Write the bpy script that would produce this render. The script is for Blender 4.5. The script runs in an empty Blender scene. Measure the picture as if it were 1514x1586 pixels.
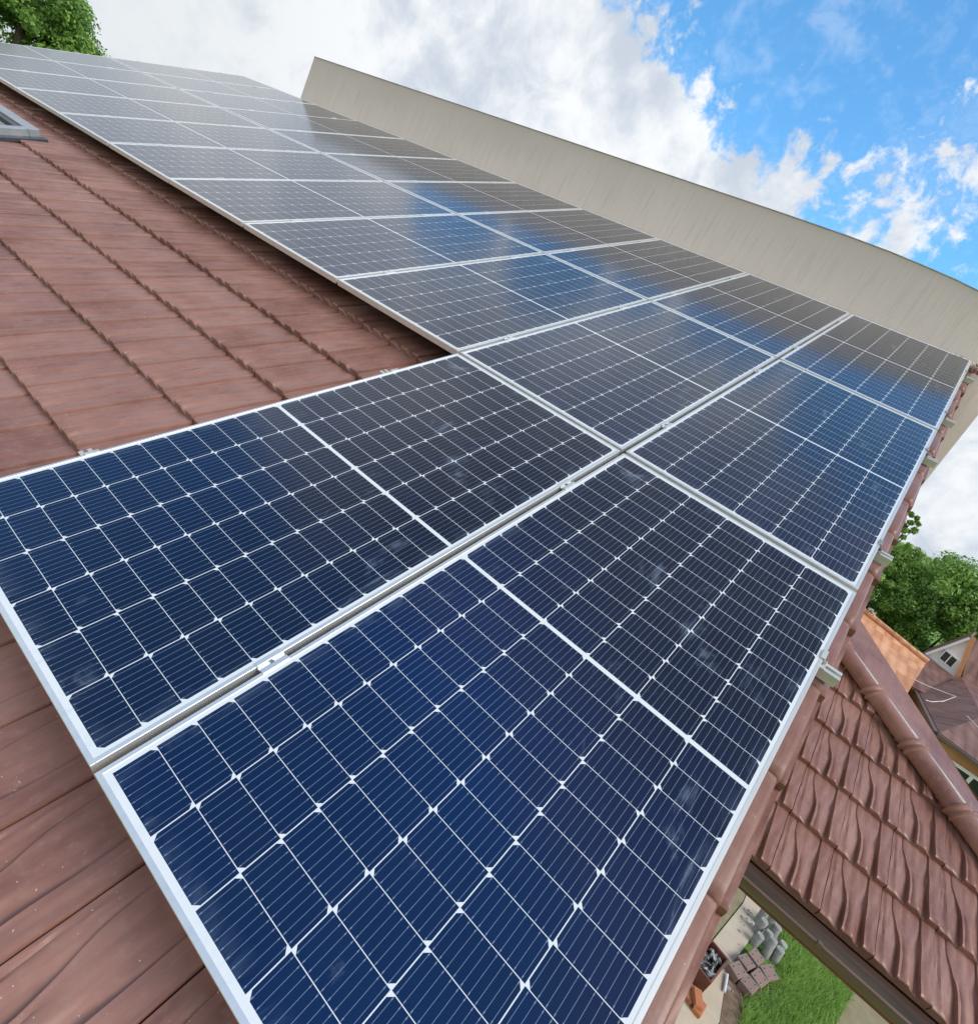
import bpy, math, random
import numpy as np
from mathutils import Matrix, Vector

S = bpy.context.scene
COL = S.collection
R = math.radians
random.seed(7)
rng = np.random.default_rng(7)

# ------------------------------------------------------------------ camera
cam = bpy.data.cameras.new('camera')
camo = bpy.data.objects.new('camera', cam)
COL.objects.link(camo)
RW = [[0.726731, 0.515015, 0.454557], [0.540509, -0.02035, -0.841092], [-0.423924, 0.85694, -0.29316]]
mx = Matrix(((RW[0][0], -RW[1][0], -RW[2][0], 0.0),
             (RW[0][1], -RW[1][1], -RW[2][1], 0.0),
             (RW[0][2], -RW[1][2], -RW[2][2], 6.6),
             (0, 0, 0, 1)))
camo.matrix_world = mx
cam.sensor_fit = 'HORIZONTAL'
cam.sensor_width = 36.0
cam.lens = 872.95 / 1514 * 36.0
cam.clip_start = 0.05
cam.clip_end = 3000
S.camera = camo

# roof frame -> world : X along the eaves, Y up the slope, Z off the roof; panels' top face is Z = 0
PITCH = R(25)
OFF = Vector((0.27455, 2.49048, 6.36291))
MR = Matrix.Rotation(PITCH, 4, 'X')
MW = Matrix.Translation(OFF) @ MR
def rw(x, y, z):
    return MW @ Vector((x, y, z))

# ------------------------------------------------------------------ node helper
class NT:
    def __init__(s, tree):
        s.t = tree; s.n = tree.nodes; s.l = tree.links
    def node(s, typ, **kw):
        n = s.n.new(typ)
        for k, v in kw.items(): setattr(n, k, v)
        return n
    def put(s, sock, v):
        if isinstance(v, E): s.l.new(v.s, sock)
        elif hasattr(v, 'is_linked'): s.l.new(v, sock)
        else: sock.default_value = v
    def m(s, op, *a, clamp=False):
        n = s.node('ShaderNodeMath', operation=op, use_clamp=clamp)
        for i, v in enumerate(a): s.put(n.inputs[i], v)
        return E(s, n.outputs[0])
    def mix(s, f, a, b, blend='MIX'):
        n = s.node('ShaderNodeMix', data_type='RGBA', blend_type=blend)
        s.put(n.inputs[0], f); s.put(n.inputs[6], a); s.put(n.inputs[7], b)
        return E(s, n.outputs[2])
    def noise(s, vec, scale, detail=4, rough=.5, dist=0.0, out=0):
        n = s.node('ShaderNodeTexNoise')
        if vec is not None: s.put(n.inputs['Vector'], vec)
        n.inputs['Scale'].default_value = scale; n.inputs['Detail'].default_value = detail
        n.inputs['Roughness'].default_value = rough; n.inputs['Distortion'].default_value = dist
        return E(s, n.outputs[out])
    def mr(s, v, a, b, c=0.0, d=1.0, smooth=True):
        n = s.node('ShaderNodeMapRange', interpolation_type='SMOOTHSTEP' if smooth else 'LINEAR')
        s.put(n.inputs[0], v); n.inputs[1].default_value = a; n.inputs[2].default_value = b
        n.inputs[3].default_value = c; n.inputs[4].default_value = d
        return E(s, n.outputs[0])
    def mapping(s, vec, scale=(1, 1, 1), loc=(0, 0, 0), rot=(0, 0, 0)):
        n = s.node('ShaderNodeMapping'); s.put(n.inputs[0], vec)
        n.inputs[1].default_value = loc; n.inputs[2].default_value = rot; n.inputs[3].default_value = scale
        return E(s, n.outputs[0])
    def bump(s, h, dist, strength=1.0):
        n = s.node('ShaderNodeBump'); s.put(n.inputs['Height'], h)
        n.inputs['Distance'].default_value = dist; n.inputs['Strength'].default_value = strength
        return E(s, n.outputs[0])
class E:
    def __init__(s, t, sock): s.t = t; s.s = sock
    def __add__(a, b): return a.t.m('ADD', a, b)
    def __sub__(a, b): return a.t.m('SUBTRACT', a, b)
    def __rsub__(a, b): return a.t.m('SUBTRACT', b, a)
    def __mul__(a, b): return a.t.m('MULTIPLY', a, b)
    def __truediv__(a, b): return a.t.m('DIVIDE', a, b)
    def __lt__(a, b): return a.t.m('LESS_THAN', a, b)
    def __gt__(a, b): return a.t.m('GREATER_THAN', a, b)
    def floor(a): return a.t.m('FLOOR', a)
    def frac(a): return a.t.m('FRACT', a)
    def abs(a): return a.t.m('ABSOLUTE', a)
    def max(a, b): return a.t.m('MAXIMUM', a, b)
    def min(a, b): return a.t.m('MINIMUM', a, b)

# ------------------------------------------------------------------ sky
SUN_AZ, SUN_EL = 91.0, 47.0      # azimuth from +Y towards +X
def dirv(az, el):
    az, el = R(az), R(el)
    return (math.sin(az) * math.cos(el), math.cos(az) * math.cos(el), math.sin(el))
w = bpy.data.worlds.new('World'); S.world = w; w.use_nodes = True
T = NT(w.node_tree); T.n.clear()
out = T.node('ShaderNodeOutputWorld'); bg = T.node('ShaderNodeBackground')
bg.inputs[1].default_value = 0.1
T.l.new(bg.outputs[0], out.inputs[0])
sky = T.node('ShaderNodeTexSky', sky_type='NISHITA')
sky.sun_disc = False; sky.sun_elevation = R(SUN_EL); sky.sun_rotation = R(SUN_AZ)
sky.air_density = 1.0; sky.dust_density = 0.3; sky.ozone_density = 1.5
tc = T.node('ShaderNodeTexCoord'); D = tc.outputs['Generated']
lobes = [(-16, 32, 10), (-22, 27, 5.5), (-4, 26, 8.5), (-38, 33.5, 4.5), (-49, 29, 2.2), (1, 42, 7.5), (12, 33, 12), (30, 28, 18), (-10, 20, 2.5), (-5, 19, 2.5),
         (-30, 31, 7), (-125, 66, 20), (-98, 42, 13), (-150, 70, 18)]
mask = None
for az, el, r in lobes:
    d = T.node('ShaderNodeVectorMath', operation='DOT_PRODUCT')
    T.l.new(D, d.inputs[0]); d.inputs[1].default_value = dirv(az, el)
    soft = 4.5 if el < 45 else 9
    v = T.mr(E(T, d.outputs['Value']), math.cos(R(r + soft)), math.cos(R(max(r - soft, .5))))
    mask = v if mask is None else mask.max(v)
nz = T.noise(D, 9.0, 7, .62, .35)
nz2 = T.noise(D, 30.0, 6, .62, .3)
wl = None
for az, el, r in ((-7.5, 23, 2.2), (-6, 27, 1.8), (-9, 20.5, 1.5)):
    d = T.node('ShaderNodeVectorMath', operation='DOT_PRODUCT'); T.l.new(D, d.inputs[0]); d.inputs[1].default_value = dirv(az, el)
    v = T.mr(E(T, d.outputs['Value']), math.cos(R(r + 4)), math.cos(R(r - .5))); wl = v if wl is None else wl.max(v)
mask = mask - wl * .42
blue = T.mr(mask * 0.9 + (nz - .5) * 1.3 + (nz2 - .5) * 1.6, .28, .68) * T.mr(mask, .0, .22)
skyc = T.mix(1.0, sky.outputs[0], (1.0, 1.82, 2.12, 1), 'MULTIPLY')
cl = T.noise(D, 3.2, 6, .55, .6)
cl2 = T.noise(D, 11.0, 5, .6, .3)
cloudv = T.mr(cl * .5 + cl2 * .5, .40, .58)
cloudc = T.mix(cloudv, (4.9, 5.45, 6.25, 1), (7.8, 8.0, 8.2, 1))
sx = T.node('ShaderNodeSeparateXYZ'); T.l.new(D, sx.inputs[0])
# the far left of the sky carries a flatter, greyer deck
grey = T.mr(E(T, sx.outputs[0]), -.98, -.72, 1.0, 0.0)
cloudc = T.mix(grey * .55, cloudc, (5.3, 5.7, 6.0, 1))
sy = E(T, sx.outputs[1])
cloudc = T.mix(1.0, cloudc, T.mix(T.mr(sy * -1, -.05, .75), (1, 1, 1, 1), (1.22, 1.17, 1.1, 1)), 'MULTIPLY')  # unseen clouds behind the camera boosted to brighten the shaded wall
cloudc = T.mix(1.0, cloudc, T.mix(T.mr(E(T, sx.outputs[2]), .60, .86), (1, 1, 1, 1), (.34, .37, .43, 1)), 'MULTIPLY')  # unseen overhead clouds darkened so the near panels reflect less
skym = T.mix(T.mr(nz2 * .5 + nz * .5, .48, .66) * .16, skyc, (9.5, 9.8, 10, 1))
col = T.mix(blue, cloudc, skym)
T.put(bg.inputs[0], col)

sun = bpy.data.lights.new('sun', 'SUN'); suno = bpy.data.objects.new('sun', sun); COL.objects.link(suno)
sun.energy = 2.2; sun.angle = R(32); sun.color = (1.0, .96, .90)
suno.rotation_euler = Vector(dirv(SUN_AZ, SUN_EL)).to_track_quat('Z', 'Y').to_euler()

S.view_settings.view_transform = 'Standard'; S.view_settings.look = 'None'
S.view_settings.exposure = 0.32; S.view_settings.gamma = 1.0; S.view_settings.use_curve_mapping = False
S.render.engine = 'CYCLES'
S.cycles.max_bounces = 8

# ------------------------------------------------------------------ materials
MATS = {}
def mat(name, base=(.5, .5, .5), rough=.6, metal=0.0, spec=.5):
    m = bpy.data.materials.new(name); m.use_nodes = True
    t = NT(m.node_tree); b = m.node_tree.nodes['Principled BSDF']
    b.inputs['Base Color'].default_value = (*base, 1); b.inputs['Roughness'].default_value = rough
    b.inputs['Metallic'].default_value = metal; b.inputs['Specular IOR Level'].default_value = spec
    MATS[name] = m
    return m, t, b
def objco(t):
    return t.node('ShaderNodeTexCoord').outputs['Object']
def geopos(t):
    return t.node('ShaderNodeNewGeometry').outputs['Position']
def noisy(name, a, b_, scale, rough=.6, bumpd=0.0, metal=0.0, spec=.5, detail=6, stretch=(1, 1, 1), lo=.3, hi=.7):
    m, t, b = mat(name, a, rough, metal, spec)
    co = t.mapping(objco(t), stretch)
    n = t.noise(co, scale, detail, .6)
    t.put(b.inputs['Base Color'], t.mix(t.mr(n, lo, hi), (*a, 1), (*b_, 1)))
    if bumpd: t.put(b.inputs['Normal'], t.bump(n, bumpd))
    return m

def tile_mat():
    m, t, b = mat('roof_tile_glaze', (.2, .1, .08), .42)
    co = objco(t)
    sx = t.node('ShaderNodeSeparateXYZ'); t.l.new(co, sx.inputs[0])
    x, y = E(t, sx.outputs[0]), E(t, sx.outputs[1])
    ix = ((x + .663) / .2465).floor(); iy = ((y + .018) / .4235).floor()
    wn = t.node('ShaderNodeTexWhiteNoise', noise_dimensions='2D')
    cb = t.node('ShaderNodeCombineXYZ'); t.put(cb.inputs[0], ix); t.put(cb.inputs[1], iy)
    t.l.new(cb.outputs[0], wn.inputs['Vector'])
    rnd = E(t, wn.outputs['Value'])
    n1 = t.noise(co, 3.0, 6, .6); n2 = t.noise(co, 45.0, 6, .65); n3 = t.noise(t.mapping(co, (34, 2.6, 8)), 1.0, 6, .68, .8)
    c = t.mix(t.mr(n1 * .60 + n3 * .30 + rnd * .10, .27, .70), (.175, .073, .055, 1), (.33, .175, .142, 1))
    c = t.mix(t.mr(n2, .52, .74) * .32, c, (.33, .24, .21, 1))
    sp = t.noise(co, 105.0, 2, .5)
    c = t.mix(t.mr(sp, .735, .77), c, (.55, .50, .44, 1))
    li = t.noise(co, 6.5, 3, .5)
    c = t.mix(t.mr(li, .73, .80) * .45, c, (.42, .40, .24, 1))
    t.put(b.inputs['Base Color'], c)
    t.put(b.inputs['Roughness'], t.mr(n2, .3, .7, .33, .47))
    t.put(b.inputs['Normal'], t.bump(n2 * .5 + n3 * .5, .0007, .8))
    return m
M_TILE = tile_mat()

def panel_mat():
    m, t, b = mat('solar_glass', (.01, .02, .06), .09)
    co = objco(t)
    sx = t.node('ShaderNodeSeparateXYZ'); t.l.new(co, sx.inputs[0])
    x, y = E(t, sx.outputs[0]), E(t, sx.outputs[1])
    PX, PY = .1665, .08596
    u = (x - .0205) / PX; i = u.floor(); fx = (u - i) * PX
    far = y > 1.0625
    v = (y - .0245 - far * 1.0445) / PY; j = v.floor(); fy = (v - j) * PY
    inx = (fx - .0012).min(PX - .0012 - fx)        # >0 inside the cell
    iny = (fy - .0008).min(PY - .0008 - fy)
    inr = (u * (6 - u)).min(v * (12 - v))           # >0 inside the cell field
    par = (i / 2).frac() * 2
    side = (par - far).abs()                        # 0: cut corners up the slope, 1: down
    dy = side * (fy - .0009) + (1 - side) * (PY - .0009 - fy)
    cut = (inx + dy) - .0105
    cell = (inx.min(iny).min(inr).min(cut)) > 0
    bb = (((fx - .0014) / ((PX - .0028) / 9)).frac() - .5).abs() * ((PX - .0028) / 9)
    nend = iny < .0075
    pad = (iny > .0035) * nend
    line = bb < (pad * .0006 + .00045)
    cb = t.node('ShaderNodeCombineXYZ'); t.put(cb.inputs[0], i); t.put(cb.inputs[1], j + far * 12)
    oi = t.node('ShaderNodeObjectInfo'); t.l.new(oi.outputs['Random'], cb.inputs[2])
    wn = t.node('ShaderNodeTexWhiteNoise', noise_dimensions='3D'); t.l.new(cb.outputs[0], wn.inputs['Vector'])
    rnd = E(t, wn.outputs['Value'])
    # dust film and wiped smudges on the glass
    d1 = t.noise(co, 2.1, 5, .6, 1.2); d2 = t.noise(t.mapping(co, (9, 3.5, 1), rot=(0, 0, .5)), 1.0, 6, .7, 1.5)
    smud = t.mr(d1 * .5 + d2 * .5, .56, .70)
    edge = t.mr(x.min(1.04 - x).min(y).min(2.125 - y), .02, .075, 1.0, 0.0)
    dust = (smud * .32 + edge * t.mr(d2, .42, .7) * .13)
    big = t.noise(t.mapping(geopos(t), loc=(3.1, 1.2, 0)), .75, 2, .5)
    tint = t.node('ShaderNodeAttribute', attribute_type='OBJECT', attribute_name='cell_tint_and_sheen')   # per-panel blueness; near panels carry painted-in sky and viewing-angle sheen
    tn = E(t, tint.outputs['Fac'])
    cc = t.mix(rnd * .10 + tn * (t.mr(big, .36, .60) * .4 + .6) * t.mr(y + x * .55 + (big - .5) * 1.2, .75, 1.95, 1.0, .18), (.0018, .0035, .011, 1), (.003, .0205, .100, 1))  # blue fades along the panel: angle-dependent sheen put into the cell colour
    cc = t.mix(line * .75, cc, (.24, .31, .44, 1))
    cc = t.mix(cell, (.70, .75, .79, 1), cc)
    cc = t.mix(dust, cc, (.30, .40, .55, 1))
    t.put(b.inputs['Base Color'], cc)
    b.inputs['IOR'].default_value = 1.5
    b.inputs['Coat Weight'].default_value = .3; b.inputs['Coat Roughness'].default_value = .2; b.inputs['Coat IOR'].default_value = 1.45
    fine = t.noise(co, 900.0, 2, .5)
    t.put(b.inputs['Roughness'], t.mr(smud + (fine - .5) * .2, 0, 1, .13, .22, smooth=False))
    return m
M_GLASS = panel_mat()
M_ALU = noisy('anodised_aluminium', (.86, .88, .88), (.78, .80, .80), 30, .38, metal=.7, stretch=(1, .1, 1))
M_ALU2 = noisy('mill_aluminium', (.74, .76, .75), (.6, .62, .6), 18, .42, metal=.55, stretch=(.1, 1, 1))
M_STEEL = noisy('zinc_steel', (.5, .5, .5), (.35, .35, .36), 60, .35, metal=.8)
M_DARK = noisy('dark_surface', (.02, .018, .016), (.04, .035, .03), 10, .9)
M_UNDER = noisy('roof_underlay', (.10, .05, .04), (.07, .035, .03), 10, .8)

def wall_mat():
    m, t, b = mat('weathered_render', (.5, .48, .42), .9, spec=.2)
    co = objco(t)
    n1 = t.noise(t.mapping(co, (7, 1, .55)), 1.0, 7, .65)
    n2 = t.noise(t.mapping(co, (34, 1, 1.6)), 1.0, 6, .7)
    n3 = t.noise(co, 60, 5, .6)
    n4 = t.noise(t.mapping(co, (.8, 1, 1.2)), 1.0, 4, .5)
    c = t.mix(t.mr(n1 * .35 + n4 * .3 + n2 * .35, .35, .65), (.73, .635, .60, 1), (.86, .755, .72, 1))
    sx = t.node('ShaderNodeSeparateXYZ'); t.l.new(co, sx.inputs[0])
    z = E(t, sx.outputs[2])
    run = t.mr(z + (n2 - .5) * 1.1 + (n1 - .5) * .5, -.02, .80)      # streaky dirt plus painted-in bounce light: darker top, paler foot
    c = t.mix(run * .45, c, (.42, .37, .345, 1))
    c = t.mix(t.mr(n2, .5, .72) * .3, c, (.40, .385, .34, 1))
    c = t.mix(t.mr(n3, .5, .75) * .18, c, (.34, .33, .3, 1))
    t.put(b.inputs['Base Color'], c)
    t.put(b.inputs['Normal'], t.bump(n2 * .5 + n3 * .5, .006, .6))
    return m
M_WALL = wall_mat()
M_BEIGE = noisy('beige_render', (.56, .48, .36), (.48, .41, .31), 8, .9, .002, spec=.2)
M_OLIVE = noisy('olive_render', (.30, .26, .16), (.25, .21, .13), 8, .9, .002, spec=.2)
M_ORANGEW = noisy('orange_render', (.66, .34, .17), (.58, .28, .14), 6, .9, .002, spec=.2)
M_WHITEW = noisy('white_boards', (.82, .84, .85), (.74, .77, .79), 6, .7, .001, stretch=(8, 8, 1))
M_SOIL = noisy('bare_soil', (.14, .09, .06), (.24, .17, .12), 9, .95, .03)
M_CONC = noisy('grey_concrete', (.40, .40, .38), (.24, .25, .24), 14, .9, .004)
M_PATH = noisy('beige_paving', (.56, .48, .37), (.50, .43, .33), 5, .9, .002)
M_REDWOOD = noisy('red_brown_timber', (.20, .07, .045), (.13, .05, .035), 12, .7, .002)
M_BRICK = noisy('orange_brick', (.52, .20, .085), (.40, .15, .07), 25, .85, .003)
M_PAVER = noisy('rusty_red_concrete', (.30, .17, .14), (.22, .19, .17), 12, .85, .003)
M_PLASTIC = noisy('white_plastic', (.8, .8, .8), (.7, .72, .74), 5, .35)
M_BAG = noisy('grey_plastic_bag', (.42, .45, .46), (.20, .22, .22), 20, .4, .01)
M_GUT = noisy('brown_gutter_metal', (.13, .075, .062), (.17, .11, .095), 7, .35, .0, metal=.1, stretch=(.3, 1, 1))
M_GUTIN = noisy('gutter_silt', (.075, .06, .042), (.04, .03, .024), 9, .6, .002, stretch=(.25, 1, 1))
M_RAMP = noisy('pale_mortar', (.62, .58, .47), (.45, .40, .33), 30, .95, .004)
M_GREYFR = noisy('grey_window_metal', (.075, .085, .105), (.05, .06, .075), 12, .4, metal=.3)
M_FRLIGHT = noisy('light_grey_metal', (.40, .44, .48), (.34, .37, .42), 12, .35, metal=.4)
M_PANE = mat('window_glass', (.02, .028, .032), .05)[0]
M_BARK = noisy('bark', (.10, .075, .055), (.05, .038, .03), 8, .95, .02)
M_WIRE = noisy('pale_cable', (.75, .68, .64), (.6, .54, .5), 8, .5)

def far_tiles(name, a, b_, sx_=.25, sy_=.33):
    m, t, b = mat(name, a, .65)
    co = objco(t)
    s = t.node('ShaderNodeSeparateXYZ'); t.l.new(co, s.inputs[0])
    x, y = E(t, s.outputs[0]), E(t, s.outputs[1])
    n = t.noise(co, 2.4, 6, .65); n2 = t.noise(co, 16, 4, .6)
    wn = t.node('ShaderNodeTexWhiteNoise', noise_dimensions='2D'); cb = t.node('ShaderNodeCombineXYZ')
    t.put(cb.inputs[0], (x / sx_).floor()); t.put(cb.inputs[1], (y / sy_).floor()); t.l.new(cb.outputs[0], wn.inputs['Vector'])
    c = t.mix(t.mr(n * .5 + n2 * .25 + E(t, wn.outputs['Value']) * .25, .35, .65), (*a, 1), (*b_, 1))
    t.put(b.inputs['Base Color'], c)
    wave = t.m('SINE', (x / sx_) * 6.2832) * .5 + (y / sy_).frac() * -.9
    t.put(b.inputs['Normal'], t.bump(wave, .012, 1.0))
    return m
M_OTILE = far_tiles('orange_clay_tiles', (.50, .22, .105), (.68, .36, .20))
M_BTILE = far_tiles('brown_roof_tiles', (.15, .070, .055), (.22, .115, .09))

def leaf_mat(name, a, b_):
    m, t, b = mat(name, a, .5)
    at = t.node('ShaderNodeAttribute', attribute_name='shade')
    c = t.mix(E(t, at.outputs['Fac']), (*a, 1), (*b_, 1))
    t.put(b.inputs['Base Color'], c)
    tr = t.node('ShaderNodeBsdfTranslucent'); t.put(tr.inputs[0], c)
    mx_ = t.node('ShaderNodeMixShader'); mx_.inputs[0].default_value = .35
    o = [n for n in m.node_tree.nodes if n.type == 'OUTPUT_MATERIAL'][0]
    t.l.new(b.outputs[0], mx_.inputs[1]); t.l.new(tr.outputs[0], mx_.inputs[2]); t.l.new(mx_.outputs[0], o.inputs[0])
    return m
M_LEAF = leaf_mat('leaves', (.07, .17, .028), (.36, .58, .13))
M_GRASSB = leaf_mat('grass_blade', (.20, .37, .07), (.50, .70, .21))
def ground_mat():
    m, t, b = mat('meadow', (.1, .2, .04), .95, spec=.2)
    p = geopos(t)
    n = t.noise(p, .9, 8, .65); n2 = t.noise(p, 9, 6, .7)
    c = t.mix(t.mr(n * .5 + n2 * .5, .36, .64), (.08, .17, .03, 1), (.24, .38, .09, 1))
    c = t.mix(t.mr(t.noise(p, .35, 6, .6), .60, .72) * .6, c, (.17, .13, .08, 1))
    t.put(b.inputs['Base Color'], c); t.put(b.inputs['Normal'], t.bump(n2, .05))
    return m
M_GROUND = ground_mat()

# ------------------------------------------------------------------ mesh helpers
class MB:
    def __init__(s): s.v = []; s.f = []
    def add(s, vs, fs):
        o = len(s.v); s.v += [tuple(p) for p in vs]; s.f += [tuple(i + o for i in f) for f in fs]; return s
    def box(s, x0, x1, y0, y1, z0, z1, c=0.0):
        """box, bevelled by c on every edge when c > 0"""
        if c <= 0:
            vs = [(x, y, z) for x in (x0, x1) for y in (y0, y1) for z in (z0, z1)]
            return s.add(vs, [(0, 1, 3, 2), (4, 6, 7, 5), (0, 4, 5, 1), (2, 3, 7, 6), (0, 2, 6, 4), (1, 5, 7, 3)])
        vs = []; X = (x0, x1); Y = (y0, y1); Z = (z0, z1); idx = {}
        for a in (0, 1):
            for b in (0, 1):
                for d in (0, 1):
                    sx, sy, sz = (1, -1)[a], (1, -1)[b], (1, -1)[d]
                    idx[a, b, d, 'x'] = len(vs); vs.append((X[a], Y[b] + sy * c, Z[d] + sz * c))
                    idx[a, b, d, 'y'] = len(vs); vs.append((X[a] + sx * c, Y[b], Z[d] + sz * c))
                    idx[a, b, d, 'z'] = len(vs); vs.append((X[a] + sx * c, Y[b] + sy * c, Z[d]))
        fs = []
        for a in (0, 1):
            fs.append([idx[a, b, d, 'x'] for b, d in ((0, 0), (0, 1), (1, 1), (1, 0))])
            fs.append([idx[b, a, d, 'y'] for b, d in ((0, 0), (0, 1), (1, 1), (1, 0))])
            fs.append([idx[b, d, a, 'z'] for b, d in ((0, 0), (0, 1), (1, 1), (1, 0))])
        for p in (0, 1):
            for q_ in (0, 1):
                fs.append([idx[0, p, q_, 'y'], idx[1, p, q_, 'y'], idx[1, p, q_, 'z'], idx[0, p, q_, 'z']])
                fs.append([idx[p, 0, q_, 'x'], idx[p, 1, q_, 'x'], idx[p, 1, q_, 'z'], idx[p, 0, q_, 'z']])
                fs.append([idx[p, q_, 0, 'x'], idx[p, q_, 1, 'x'], idx[p, q_, 1, 'y'], idx[p, q_, 0, 'y']])
                for d in (0, 1):
                    pass
        for a in (0, 1):
            for b in (0, 1):
                for d in (0, 1):
                    fs.append([idx[a, b, d, 'x'], idx[a, b, d, 'y'], idx[a, b, d, 'z']])
        return s.add(vs, fs)
    def tube(s, pts, r, n=10, cap=True, r2=None):
        pts = [Vector(p) for p in pts]; rings = []
        for k, p in enumerate(pts):
            d = (pts[min(k + 1, len(pts) - 1)] - pts[max(k - 1, 0)]).normalized()
            a = d.cross(Vector((0.13, .21, 1))).normalized() if abs(d.z) < .95 else d.cross(Vector((1, 0, 0))).normalized()
            b = d.cross(a)
            rr = r if r2 is None else r + (r2 - r) * k / (len(pts) - 1)
            if isinstance(r, (list, tuple)): rr = r[k]
            rings.append([p + a * math.cos(t) * rr + b * math.sin(t) * rr for t in [2 * math.pi * i / n for i in range(n)]])
        vs = [v for rg in rings for v in rg]
        fs = [(k * n + i, k * n + (i + 1) % n, (k + 1) * n + (i + 1) % n, (k + 1) * n + i) for k in range(len(pts) - 1) for i in range(n)]
        if cap: fs += [tuple(range(n))[::-1], tuple(range((len(pts) - 1) * n, len(pts) * n))]
        return s.add(vs, fs)
    def prism(s, poly, axis, a, b):
        """poly of 2-D points extruded along axis 'x','y','z' from a to b"""
        n = len(poly)
        def P(p, t):
            return {'x': (t, p[0], p[1]), 'y': (p[0], t, p[1]), 'z': (p[0], p[1], t)}[axis]
        vs = [P(p, a) for p in poly] + [P(p, b) for p in poly]
        fs = [(i, (i + 1) % n, n + (i + 1) % n, n + i) for i in range(n)] + [tuple(range(n))[::-1], tuple(range(n, 2 * n))]
        return s.add(vs, fs)
    def build(s, name, m, parent=None, smooth=False, xf=None):
        vs = [xf @ Vector(v) for v in s.v] if xf is not None else s.v
        me = bpy.data.meshes.new(name); me.from_pydata([tuple(v) for v in vs], [], s.f)
        me.materials.append(m)
        import bmesh
        b = bmesh.new(); b.from_mesh(me); bmesh.ops.recalc_face_normals(b, faces=b.faces); b.to_mesh(me); b.free()
        if smooth: smooth_me(me)
        return link(name, me, parent)
def smooth_me(me, ang=38):
    me.polygons.foreach_set('use_smooth', [True] * len(me.polygons))
    try: me.set_sharp_from_angle(angle=R(ang))
    except Exception: pass
def link(name, me, parent=None):
    o = bpy.data.objects.new(name, me); COL.objects.link(o)
    if parent: o.parent = parent
    return o
def npmesh(name, V, F, m, parent=None, smooth=True, ang=38, shade=None):
    me = bpy.data.meshes.new(name)
    k = F.shape[1]
    me.vertices.add(len(V)); me.vertices.foreach_set('co', V.astype(np.float32).ravel())
    me.loops.add(F.size); me.loops.foreach_set('vertex_index', F.astype(np.int32).ravel())
    me.polygons.add(len(F)); me.polygons.foreach_set('loop_start', np.arange(len(F), dtype=np.int32) * k)
    me.update(calc_edges=True); me.validate()
    me.materials.append(m)
    if shade is not None:
        at = me.attributes.new('shade', 'FLOAT', 'FACE'); at.data.foreach_set('value', shade.astype(np.float32))
    if smooth: smooth_me(me, ang)
    return link(name, me, parent)
def thing(name, label, cat, loc=(0, 0, 0), group=None, rot=(0, 0, 0), parent=None):
    o = bpy.data.objects.new(name, None); COL.objects.link(o); o.location = loc; o.rotation_euler = rot
    o.empty_display_size = .2
    if label: o['label'] = label; o['category'] = cat
    if group: o['group'] = group
    return o
def tag(o, label=None, cat=None, group=None, kind=None):
    if label: o['label'] = label
    if cat: o['category'] = cat
    if group: o['group'] = group
    if kind: o['kind'] = kind
    return o
def copy_tree(o, parent=None):
    c = o.copy(); COL.objects.link(c)
    if parent: c.parent = parent; c.matrix_parent_inverse = o.matrix_parent_inverse.copy()
    for ch in list(o.children): copy_tree(ch, c)
    return c
RROT = (PITCH, 0, 0)

# ------------------------------------------------------------------ setting: ground
g = MB().add([(-1500, -1500, 0), (1500, -1500, 0), (1500, 1500, 0), (-1500, 1500, 0)], [(0, 1, 2, 3)]).build('ground', M_GROUND)
tag(g, kind='structure')

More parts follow.
